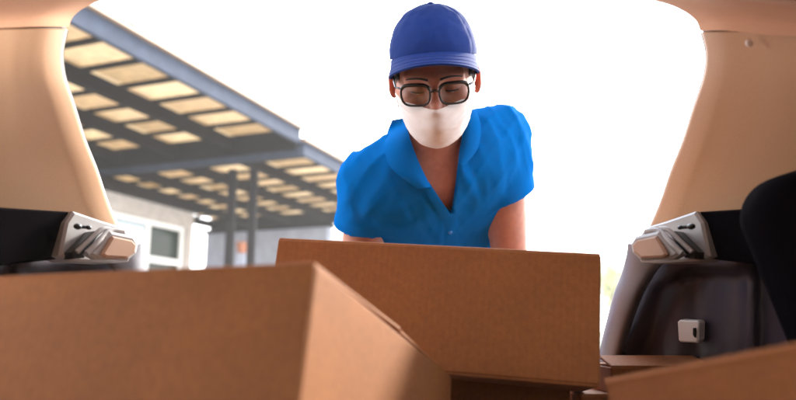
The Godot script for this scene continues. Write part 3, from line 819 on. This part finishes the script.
func head_field(p: Vector3) -> float:      # head-local metres, y up, z out of the face
	var ax := Vector3(abs(p.x), p.y, p.z)
	var d := ell(p, Vector3(0, 0.032, -0.012), Vector3(0.076, 0.088, 0.098))
	d = smin(d, ell(p, Vector3(0, -0.032, 0.026), Vector3(0.064, 0.078, 0.066)), 0.03)
	d = smin(d, cone(ax, Vector3(0.050, -0.062, 0.0), Vector3(0.014, -0.100, 0.060), 0.022, 0.020), 0.03)
	d = smin(d, cone(ax, Vector3(0.046, -0.022, 0.060), Vector3(0.062, -0.012, 0.025), 0.020, 0.016), 0.02)
	d = smin(d, cone(ax, Vector3(0.008, 0.020, 0.089), Vector3(0.050, 0.021, 0.068), 0.010, 0.009), 0.015)
	# eye sockets, lids
	d = -smin(-d, ell(ax, Vector3(0.032, 0.000, 0.101), Vector3(0.022, 0.0155, 0.023)), 0.014)
	d = smin(d, ell(ax, Vector3(0.032, 0.000, 0.0690), Vector3(0.0155, 0.0120, 0.0150)), 0.005)
	# nose
	d = smin(d, cone(p, Vector3(0, 0.012, 0.090), Vector3(0, -0.036, 0.110), 0.0085, 0.0125), 0.012)
	d = smin(d, (ax - Vector3(0.0125, -0.040, 0.098)).length() - 0.0085, 0.008)
	# lips
	d = smin(d, cone(ax, Vector3(0.0, -0.067, 0.089), Vector3(0.020, -0.068, 0.080), 0.0065, 0.004), 0.006)
	# ears
	var q := ax - Vector3(0.0795, -0.004, -0.012)
	q = Basis(Vector3.UP, -0.45) * q
	var ear := ell(q, Vector3(0.006, 0, 0), Vector3(0.0065, 0.032, 0.020))
	ear = -smin(-ear, (q - Vector3(0.016, 0.002, 0.002)).length() - 0.0135, 0.006)
	d = smin(d, ear, 0.006)
	d = smin(d, cone(p, Vector3(0, -0.05, -0.02), Vector3(0, -0.14, -0.045), 0.054, 0.056), 0.03)
	return d
func body_field(p: Vector3) -> float:
	var d := bones(p, torso_bones, 0.07) + 0.019
	return smin(d, bones(p, arm_bones, 0.015), 0.03)
func shirt_field(p: Vector3) -> float:
	var d := bones(p, torso_bones, 0.07) - 0.001
	var s := 1e3; var calm := 1.0
	for h in hems:
		s = cone(p, h.a, h.b, h.ra, h.rb)
		var ec: float = (p - h.cut).dot(h.dir)
		if ec > -0.024: s -= 0.0022
		calm = min(calm, max(absf(ec) - 0.012, s * 0.5) / 0.05)
		s = max(s, ec)
		d = smin(d, s, 0.014)
	if d < 0.05:
		# cloth folds: long ridges, and drag lines from the armpits
		var q: Vector3 = p - sk.chest
		var w: float = fold_noise.get_noise_3d(q.x * 15.0 + q.y * 7.0, q.y * 5.0 - q.x * 3.0, q.z * 6.0)
		var w2: float = fold_noise.get_noise_3d(q.x * 38.0 - q.y * 30.0 + 9.0, q.y * 10.0 + q.x * 9.0, q.z * 12.0)
		var w3: float = fold_noise.get_noise_3d(q.x * 60.0 + q.y * 26.0 - 5.0, q.y * 14.0, q.z * 16.0)
		d += clampf(calm, 0.12, 1.0) * ((pow(abs(w), 0.7) - 0.38) * 0.009 + (pow(abs(w2), 0.7) - 0.38) * 0.006 + (pow(abs(w3), 0.7) - 0.38) * 0.005)
		var lf := vee_b.inverse() * (p - vee_o)
		if lf.z > -0.05 and lf.z < 0.12:
			# opening of the collar
			var q2 := Vector2(lf.x, lf.y)
			var pd := 1e3; var ins := Geometry2D.is_point_in_polygon(q2, vee)
			for i in vee.size():
				pd = min(pd, q2.distance_to(Geometry2D.get_closest_point_to_segment(q2, vee[i], vee[(i + 1) % vee.size()])))
			d = max(d, -(max((-pd if ins else pd), -lf.z - 0.045)))
		d = max(d, sk.hem_y - p.y)
	return d
func shirt_solid(p: Vector3) -> float:
	var d := bones(p, torso_bones, 0.07) - 0.001
	for h in hems: d = smin(d, max(cone(p, h.a, h.b, h.ra, h.rb), (p - h.cut).dot(h.dir)), 0.014)
	return d
func march(px: float, py: float, f: Callable, start: float, lift: float) -> Vector3:
	var dir := (P(px, py, 1.0) - EYE).normalized(); var t := start
	for i in 60:
		var s: float = f.call(EYE + dir * t)
		if s < 0.0006: break
		t += s * 0.8
		if t > 2.6: return EYE + dir * 1.55
	return EYE + dir * (t - lift)
func hand_field(p: Vector3, hd: Dictionary) -> float:
	var d := 1e3
	for b in hd.palm: d = smin(d, cone(p, b[0], b[1], b[2], b[3]), 0.016)
	for ch in hd.fingers:
		var c := 1e3
		for b in ch: c = smin(c, cone(p, b[0], b[1], b[2], b[3]), 0.004)
		d = smin(d, c, 0.005)
	return d

func person():
	var H := held
	var Rn: Vector3 = H.n; var Ru: Vector3 = H.u; var Up: Vector3 = H.up
	sk.pelvis = P(443, 318, 1.98); sk.waist = P(441, 262, 1.84); sk.chest = P(437, 185, 1.63); sk.neck = P(433, 147, 1.545)
	sk.sr = P(370, 183, 1.50); sk.sl = P(502, 135, 1.56)
	sk.er = P(357, 296, 1.60); sk.el = P(511, 290, 1.62)
	# hands grip the back lower edge of the held carton
	var gr: Vector3 = H.o + Ru * 0.11 - Up * (H.h + 0.008) + Rn * (H.d + 0.004)
	var gl: Vector3 = H.o + Ru * (H.w - 0.05) - Up * (H.h + 0.008) + Rn * (H.d + 0.004)
	sk.wr = gr + Rn * 0.034 + Up * 0.150 - Ru * 0.008; sk.wl = gl + Rn * 0.034 + Up * 0.150 + Ru * 0.008
	sk.hem_y = sk.pelvis.y - 0.04
	var root := thing("person", "man in blue cap, blue polo shirt, glasses and white face mask leaning over", "person", Vector3(sk.pelvis.x, 0, sk.pelvis.z))
	fold_noise.seed = 4; fold_noise.frequency = 0.35; fold_noise.fractal_octaves = 2; fold_noise.noise_type = FastNoiseLite.TYPE_SIMPLEX_SMOOTH
	# ---- fields
	var cr_: Vector3 = sk.neck.lerp(sk.sr, 0.62); var cl_: Vector3 = sk.neck.lerp(sk.sl, 0.62)
	cr_ += Vector3(0, -0.055, 0); cl_ += Vector3(0, -0.055, 0)
	var wside := Vector3(0.072, 0, 0)
	torso_bones = [
		[cr_, sk.waist - wside, 0.088, 0.085], [cl_, sk.waist + wside, 0.088, 0.085],
		[sk.waist - wside, sk.pelvis - wside * 1.1, 0.088, 0.105], [sk.waist + wside, sk.pelvis + wside * 1.1, 0.088, 0.105],
		[sk.neck + Vector3(0, -0.06, 0), sk.waist, 0.105, 0.095],
		[sk.neck + Vector3(0, -0.02, -0.02), sk.sr, 0.055, 0.062], [sk.neck + Vector3(0, -0.02, -0.02), sk.sl, 0.055, 0.062]]
	# ---- head frame
	HC = P(434.5, 80, 1.405)
	var f := (EYE - HC).normalized()
	var right := Vector3.UP.cross(f).normalized()
	f = f.rotated(right, 0.20); right = right.rotated(f, 0.045)
	var upv := f.cross(right)
	HB = Basis(right, upv, f)
	var ht := Transform3D(HB, HC)
	var neck_top := ht * Vector3(0, -0.09, -0.03)
	arm_bones = [[sk.neck + Vector3(0, -0.05, -0.01), neck_top, 0.062, 0.053],
		[sk.sr, sk.er, 0.052, 0.041], [sk.er, sk.wr, 0.042, 0.028], [sk.sl, sk.el, 0.050, 0.039], [sk.el, sk.wl, 0.040, 0.027]]
	# sleeves
	var hr: Vector3 = sk.sr.lerp(sk.er, 0.365); var hl: Vector3 = sk.sl.lerp(sk.el, 0.405)
	hems = [{"a": sk.sr, "b": sk.sr.lerp(sk.er, 0.75), "ra": 0.068, "rb": 0.066, "cut": hr, "dir": (sk.er - sk.sr).normalized().rotated(Vector3.BACK, 0.05)},
		{"a": sk.sl, "b": sk.sl.lerp(sk.el, 0.65), "ra": 0.062, "rb": 0.066, "cut": hl, "dir": (sk.el - sk.sl).normalized().rotated(Vector3.BACK, 0.35)}]
	# collar opening on the chest
	vee_o = P(437, 165, 1.50)
	var vz := (EYE - vee_o).normalized(); var vx := Vector3.UP.cross(vz).normalized()
	vee_b = Basis(vx, vz.cross(vx), vz)
	var flat := func(px: float, py: float) -> Vector2:
		var r := cam_basis * Vector3((px - 398.0) / F, -(py - 200.0) / F, -1.0)
		var k := (vee_o - EYE).dot(vz) / r.dot(vz); var l := vee_b.inverse() * (EYE + r * k - vee_o)
		return Vector2(l.x, l.y)
	for q in [[402, 118], [410, 138], [417, 158], [430, 185], [443, 203], [451, 213], [454, 190], [457, 165], [461, 142], [468, 118]]: vee.append(flat.call(q[0], q[1]))
	# ---- hands
	var lists := []
	for s: float in [-1.0, 1.0]:
		var g: Vector3 = gr if s < 0 else gl; var wrist: Vector3 = sk.wr if s < 0 else sk.wl
		var hd := {"palm": [], "fingers": []}
		for k in 4:
			var off := Ru * (k - 1.5) * 0.0205
			var a: Vector3 = g + off + Rn * 0.018 + Up * [0.082, 0.088, 0.086, 0.078][k if s > 0 else 3 - k]
			hd.palm.append([wrist + Ru * (k - 1.5) * 0.011, a, 0.015, 0.012])
			var ln: float = [0.92, 1.0, 0.95, 0.78][k if s > 0 else 3 - k]
			var b := a - Up * 0.036 * ln + Rn * 0.004 + off * 0.08; var c := b - Up * 0.026 * ln - Rn * 0.006; var e := c - Up * 0.018 * ln - Rn * 0.005
			hd.fingers.append([[a, b, 0.0100, 0.0092], [b, c, 0.0092, 0.0082], [c, e, 0.0082, 0.0070]])
		var t0 := wrist - Ru * s * 0.018 - Up * 0.020; var t1 := t0 - Ru * s * 0.026 - Up * 0.030 - Rn * 0.010; var t2 := t1 - Ru * s * 0.014 - Up * 0.024 - Rn * 0.004
		hd.fingers.append([[t0, t1, 0.0135, 0.0105], [t1, t2, 0.0105, 0.0080]])
		hd.palm.append([(sk.er if s < 0 else sk.el).lerp(wrist, 0.75), wrist, 0.032, 0.026])
		var lo := g - Vector3(0.10, 0.06, 0.12); var hi := g + Vector3(0.10, 0.24, 0.10)
		lists.append(field_mesh(func(p): return hand_field(p, hd), lo, hi, 0.004))
	var hm := field_mesh(head_field, Vector3(-0.105, -0.15, -0.125), Vector3(0.105, 0.135, 0.135), 0.0032)
	for i in hm[0].size(): hm[0][i] = ht * hm[0][i]
	lists.append(hm)
	var lo2 := Vector3(sk.sr.x - 0.12, 0.70, sk.pelvis.z - 0.14); var hi2 := Vector3(sk.sl.x + 0.12, 1.62, -1.28)
	lists.append(field_mesh(body_field, lo2, hi2, 0.011))
	part(root, "body", field_join(lists), M.skin)
	var sh := part(root, "shirt", field_join([field_mesh(shirt_field, Vector3(sk.sr.x - 0.13, sk.hem_y - 0.02, sk.pelvis.z - 0.16), Vector3(sk.sl.x + 0.13, 1.60, -1.30), 0.0055, 0.006)]), M.shirt)
	# ---- collar leaves and placket lie on the shirt
	var on := func(px: float, py: float, lift: float) -> Vector3: return march(px, py, shirt_solid, 1.25, lift)
	var leaf := func(inner: Array, outer: Array):
		var rows := []
		var a := curve(inner, 5); var b := curve(outer, 5)
		for i in a.size():
			var line := []
			for k in 8:
				var q: Vector2 = a[i].lerp(b[i], k / 7.0)
				line.append(on.call(q.x, q.y, [0.012, 0.017, 0.021, 0.022, 0.022, 0.021, 0.019, 0.015][k]))
			rows.append(line)
		for pass_ in 2:                                   # let the cloth bridge small dips
			for i in range(1, rows.size() - 1):
				for k in 8: rows[i][k] = (rows[i - 1][k] + rows[i][k] * 2.0 + rows[i + 1][k]) * 0.25
		part(sh, "collar", sheet(rows, 0.0042, EYE), M.shirt)
	leaf.call([Vector2(404, 118), Vector2(408, 132), Vector2(414, 150), Vector2(421, 167), Vector2(431, 187)], [Vector2(392, 120), Vector2(386, 136), Vector2(385, 152), Vector2(392, 170), Vector2(418, 189)])
	leaf.call([Vector2(466, 116), Vector2(463, 130), Vector2(461, 142), Vector2(459, 152), Vector2(458, 163)], [Vector2(477, 112), Vector2(481, 126), Vector2(480, 140), Vector2(476, 152), Vector2(464, 166)])
	var pl := []
	for k in 9:
		var y := lerpf(184, 219, k / 8.0); var xi := lerpf(429, 452, k / 8.0); var xo := lerpf(421, 443, k / 8.0)
		pl.append([on.call(xi + 0.0, y - 2.0, 0.008), on.call((xi + xo) * 0.5, y, 0.010), on.call(xo, y + 2.0, 0.007)])
	part(sh, "placket", sheet(pl, 0.003, EYE), M.shirt)
	var pl2 := []
	for k in 12:
		var y := lerpf(214, 262, k / 11.0)
		pl2.append([on.call(444.0 + k * 0.1, y, 0.0025), on.call(449.0 + k * 0.1, y, 0.0045), on.call(455.0 + k * 0.1, y, 0.0025)])
	part(sh, "placket", sheet(pl2, 0.003, EYE), M.shirt)
	for y in [232.0]:
		part(sh, "button", ellipsoid(on.call(450.0, y, 0.0055), Vector3(0.005, 0.005, 0.0025), Basis.IDENTITY, 8), M.button)
	head_things(root, ht)
	legs(root)

func head_things(root: Node3D, ht: Transform3D):
	# ---- cap: six-panel crown, sweatband edge, curved brim
	var cap := Node3D.new(); cap.name = "cap"; root.add_child(cap); cap.global_transform = ht
	var cap_noise := FastNoiseLite.new(); cap_noise.seed = 12; cap_noise.frequency = 0.6; cap_noise.fractal_octaves = 2
	var crown := func(phi: float, t: float) -> Vector3:      # phi 0 = front
		var base := Vector3(sin(phi) * 0.0865, lerpf(0.026, 0.066, 0.5 + 0.5 * cos(phi)), cos(phi) * 0.103 - 0.008)
		var top := Vector3(0, 0.1475, -0.016)
		var a := pow(t, 0.92) * PI * 0.5
		var bulge := pow(cos(a), 0.80 if cos(phi) > 0 else 0.88)
		var seam := 0.0011 * exp(-pow(fposmod(phi / (PI / 3.0) + 0.5, 1.0) - 0.5, 2.0) * 900.0) * (1.0 if t > 0.03 else 0.0)
		var p := Vector3(lerpf(top.x, base.x, bulge), lerpf(base.y, top.y, sin(a)), lerpf(top.z, base.z, bulge))
		var o := Vector3(p.x, (p.y - 0.03) * 0.8, p.z + 0.01).normalized()
		return p - o * seam + o * (0.0022 * cap_noise.get_noise_3d(p.x * 30.0, p.y * 22.0, p.z * 30.0) + 0.0010 * cap_noise.get_noise_3d(p.x * 70.0, p.y * 90.0, p.z * 70.0)) * sin(minf(t * 9.0, PI * 0.5))
	var rows := []
	for i in 33:
		var line := []
		for j in 120: line.append(ht * crown.call(TAU * j / 120.0, i / 33.0))
		rows.append(line)
	var line0 := []
	for j in 120: line0.append(ht * Vector3(0, 0.1476, -0.016))
	rows.append(line0)
	part(cap, "crown", sheet(rows, 0.002, ht * Vector3(0, 0.09, 2.0), true), M.cap)
	part(cap, "top_button", ellipsoid(ht * Vector3(0, 0.1485, -0.016), Vector3(0.007, 0.004, 0.007), ht.basis, 10), M.cap)
	for k in 6:
		var pts := []
		for i in range(1, 32): pts.append(ht * (crown.call(k * PI / 3.0 + 0.045, i / 33.0) ))
		part(cap, "seam", tube(pts, 0.0006, 5), M.stitch)
	for k in 4:
		var ep: Vector3 = crown.call(PI / 6.0 + (k - 2 if k < 2 else k - 1 - 0) * PI / 3.0 + 0.02, 0.62)
		var eo := Vector3(ep.x, (ep.y - 0.03) * 0.8, ep.z + 0.01).normalized(); var ex := eo.cross(Vector3.UP).normalized(); var ey := ex.cross(eo)
		var ring := []
		for j in 12: ring.append(ht * (ep + (ex * cos(TAU * j / 12.0) + ey * sin(TAU * j / 12.0)) * 0.0028 + eo * 0.0004))
		part(cap, "eyelet", tube(ring, 0.0009, 6, true), M.stitch)
	var brim := []
	for i in 13:
		var u := i / 12.0; var line := []
		for j in 41:
			var s := -1.0 + 2.0 * j / 40.0
			var phi := s * 1.42
			var base: Vector3 = crown.call(phi, 0.0)
			var ln := 0.072 * pow(1.0 - pow(abs(s), 3.0), 0.7)
			var out := Vector3(sin(phi) * 0.22, 0, 1.0).normalized()
			var p := base + out * ln * u
			p.y += 0.003 - 0.006 * u * (ln / 0.072) - (0.010 + 0.032 * u) * s * s + 0.003 * (1.0 - u)
			line.append(ht * p)
		brim.append(line)
	part(cap, "brim", sheet(brim, 0.004, ht * Vector3(0, 0.5, 0.3)), M.cap)
	for u in [0.35, 0.6, 0.85]:
		var pts := []
		for j in range(4, 37):
			var i := int(u * 12.0)
			pts.append(brim[i][j].lerp(brim[i + 1][j], u * 12.0 - i) + ht.basis.y * 0.0004)
		part(cap, "stitching", tube(pts, 0.0006, 5), M.stitch)
	# ---- hair under the cap edge
	var hr := []
	for i in 5:
		var line := []
		for j in 41:
			var phi := lerpf(1.12, TAU - 1.12, j / 40.0)
			var b: Vector3 = crown.call(phi, 0.0)
			line.append(ht * (Vector3(b.x * (0.955 - 0.015 * i), b.y + 0.006 - i * 0.013 * (1.0 + 0.4 * sin((phi - 1.12) * PI / (TAU - 2.24))), b.z * 0.955)))
		hr.append(line)
	part(root, "hair", sheet(hr, 0.004, ht * Vector3(0, 0, -1)), M.hair)
	# ---- eyes and brows
	for s: float in [-1.0, 1.0]:
		var e := part(root, "eye", ellipsoid(ht * Vector3(s * 0.032, -0.0045, 0.0705), Vector3.ONE * 0.0118, ht.basis, 12), M.eye)
		part(e, "iris", ellipsoid(ht * Vector3(s * 0.032, -0.0090, 0.0765), Vector3(0.0055, 0.0055, 0.0045), ht.basis, 10), M.iris)
		var bp := []
		for k in 7:
			var x := lerpf(0.012, 0.054, k / 6.0)
			bp.append(ht * Vector3(s * x, 0.0200 + 0.0035 * sin(k / 6.0 * PI), 0.1005 - pow(x * 14.5, 2.0) * 0.034))
		part(root, "eyebrow", tube(bp, 0.0026, 6, false, 0.0014), M.hair)
		var lp := []
		for k in 7:
			var x := lerpf(-0.0135, 0.0135, k / 6.0)
			lp.append(ht * Vector3(s * 0.032 + x, -0.0062 + x * x * 8.0, 0.0838 - x * x * 30.0))
		part(root, "eyelash", tube(lp, 0.0016, 6), M.hair)
	# ---- glasses
	var gl := Node3D.new(); gl.name = "glasses"; root.add_child(gl); gl.global_transform = ht
	for s: float in [-1.0, 1.0]:
		var ring := []
		for k in 48:
			var a := TAU * k / 48.0; var c := cos(a); var q := sin(a)
			var x := 0.0278 * signf(c) * pow(absf(c), 0.55); var y := 0.0195 * signf(q) * pow(absf(q), 0.6)
			if y < 0: x *= 1.0 + y * 6.0
			ring.append(ht * Vector3(s * (0.0365 + x * 1.0), -0.0055 + y, 0.114 - pow(0.0365 + s * 0.0 + x, 2.0) * 3.2))
		part(gl, "rim", tube(ring, 0.0021, 8, true), M.frame)
		var top := []
		for k in range(3, 22): top.append(ring[k] + ht.basis.y * 0.0008)
		part(gl, "brow_bar", tube(top, 0.0036, 8), M.frame)
		var rows2 := []
		var cen := ht * Vector3(s * 0.0365, -0.0055, 0.1125)
		for f in [0.0, 0.5, 0.98]:
			var line := []
			for k in 48: line.append(cen.lerp(ring[k], max(f, 0.01)))
			rows2.append(line)
		part(gl, "lens", sheet(rows2, 0.0, ht * Vector3(0, 0, 2), true), M.lens)
		part(gl, "temple", tube([ht * Vector3(s * 0.066, 0.008, 0.099), ht * Vector3(s * 0.0745, 0.009, 0.090), ht * Vector3(s * 0.0800, 0.011, 0.04), ht * Vector3(s * 0.0815, 0.012, -0.005), ht * Vector3(s * 0.083, -0.004, -0.022)], 0.0021, 6), M.frame)
	part(gl, "bridge", tube(curve([ht * Vector3(-0.0098, 0.0, 0.1135), ht * Vector3(0, 0.004, 0.1165), ht * Vector3(0.0098, 0.0, 0.1135)], 5), 0.0024, 8), M.frame)
	# ---- face mask
	var mk := []
	var fn := FastNoiseLite.new(); fn.seed = 8; fn.frequency = 1.0
	for i in 25:
		var v := i / 24.0; var line := []
		for j in 57:
			var s := -1.0 + 2.0 * j / 56.0
			var phi := s * 1.36
			var yt := -0.0305 - 0.004 * exp(-pow(s * 6.0, 2.0)) * 0.0 + 0.019 * pow(abs(s), 1.6)
			var yb := -0.119 + 0.066 * pow(abs(s), 1.9)
			var y := lerpf(yt, yb, v)
			var rx := lerpf(0.0825, 0.073, v); var rz := 0.0
			var prof := 0.109 + 0.012 * sin(v * PI * 0.75) - 0.030 * pow(v, 3.0)     # how far the cloth stands out on the mid line
			rz = prof + 0.019 * exp(-pow(s * 3.6, 2.0)) * (1.0 - v) 
			var p := Vector3(sin(phi) * rx, y, cos(phi) * (rz + 0.005) - 0.005)
			p.z -= 0.010 * smoothstep(0.0, 0.18, 0.18 - v) * exp(-pow((abs(s) - 0.30) * 5.0, 2.0))
			p += Vector3(sin(phi), 0, cos(phi)) * (0.0022 * fn.get_noise_2d(s * 1.2, v * 5.0 * (1.0 + 0.6 * abs(s)) + 3.0) + 0.0007 * fn.get_noise_2d(s * 4.0 + 20.0, v * 11.0) + 0.0012 * sin(v * 15.0 + 1.0 - abs(s) * 2.0) + 0.0014 * exp(-pow((v - 0.05) * 30.0, 2.0)))
			line.append(ht * p)
		mk.append(line)
	var mask := part(root, "face_mask", sheet(smooth_grid(mk, 1, 1), 0.0018, ht * Vector3(0, -0.06, 2)), M.mask)
	for s: float in [-1.0, 1.0]:
		for y in [[-0.020, 0.014], [-0.055, -0.032]]:
			part(mask, "ear_loop", tube(curve([ht * Vector3(s * 0.0755, y[0], 0.020), ht * Vector3(s * 0.0785, lerpf(y[0], y[1], 0.5), 0.0), ht * Vector3(s * 0.0815, y[1], -0.022)], 4), 0.0013, 6), M.mask)

func legs(root: Node3D):
	var hipr: Vector3 = sk.pelvis + Vector3(-0.085, -0.03, 0); var hipl: Vector3 = sk.pelvis + Vector3(0.085, -0.03, 0)
	var z: float = sk.pelvis.z
	var list := []
	for h in [hipr, hipl]:
		var s := -1.0 if h == hipr else 1.0
		var knee := Vector3(h.x + s * 0.03, 0.50, z + 0.05); var ank := Vector3(h.x + s * 0.05, 0.07, z - 0.02)
		list.append([h, knee, 0.092, 0.068]); list.append([knee, ank, 0.068, 0.055])
		var sh := part(root, "shoe", ellipsoid(ank + Vector3(s * 0.012, -0.015, 0.065), Vector3(0.048, 0.050, 0.135), Basis(Vector3.UP, s * 0.15), 16, 0.8), M.shoe)
		part(sh, "sole", ellipsoid(ank + Vector3(s * 0.012, -0.055, 0.065), Vector3(0.052, 0.015, 0.142), Basis(Vector3.UP, s * 0.15), 14, 0.6), M.sole)
	list.append([sk.pelvis + Vector3(-0.07, 0.02, 0), sk.pelvis + Vector3(0.07, 0.02, 0), 0.112, 0.112])
	var tf := func(p: Vector3) -> float:
		var d := bones(p, list, 0.04)
		return max(d, max(0.055 - p.y, p.y - sk.pelvis.y - 0.06))
	part(root, "trousers", field_join([field_mesh(tf, Vector3(hipr.x - 0.2, 0.0, z - 0.22), Vector3(hipl.x + 0.2, sk.pelvis.y + 0.1, z + 0.22), 0.014)]), M.trousers)
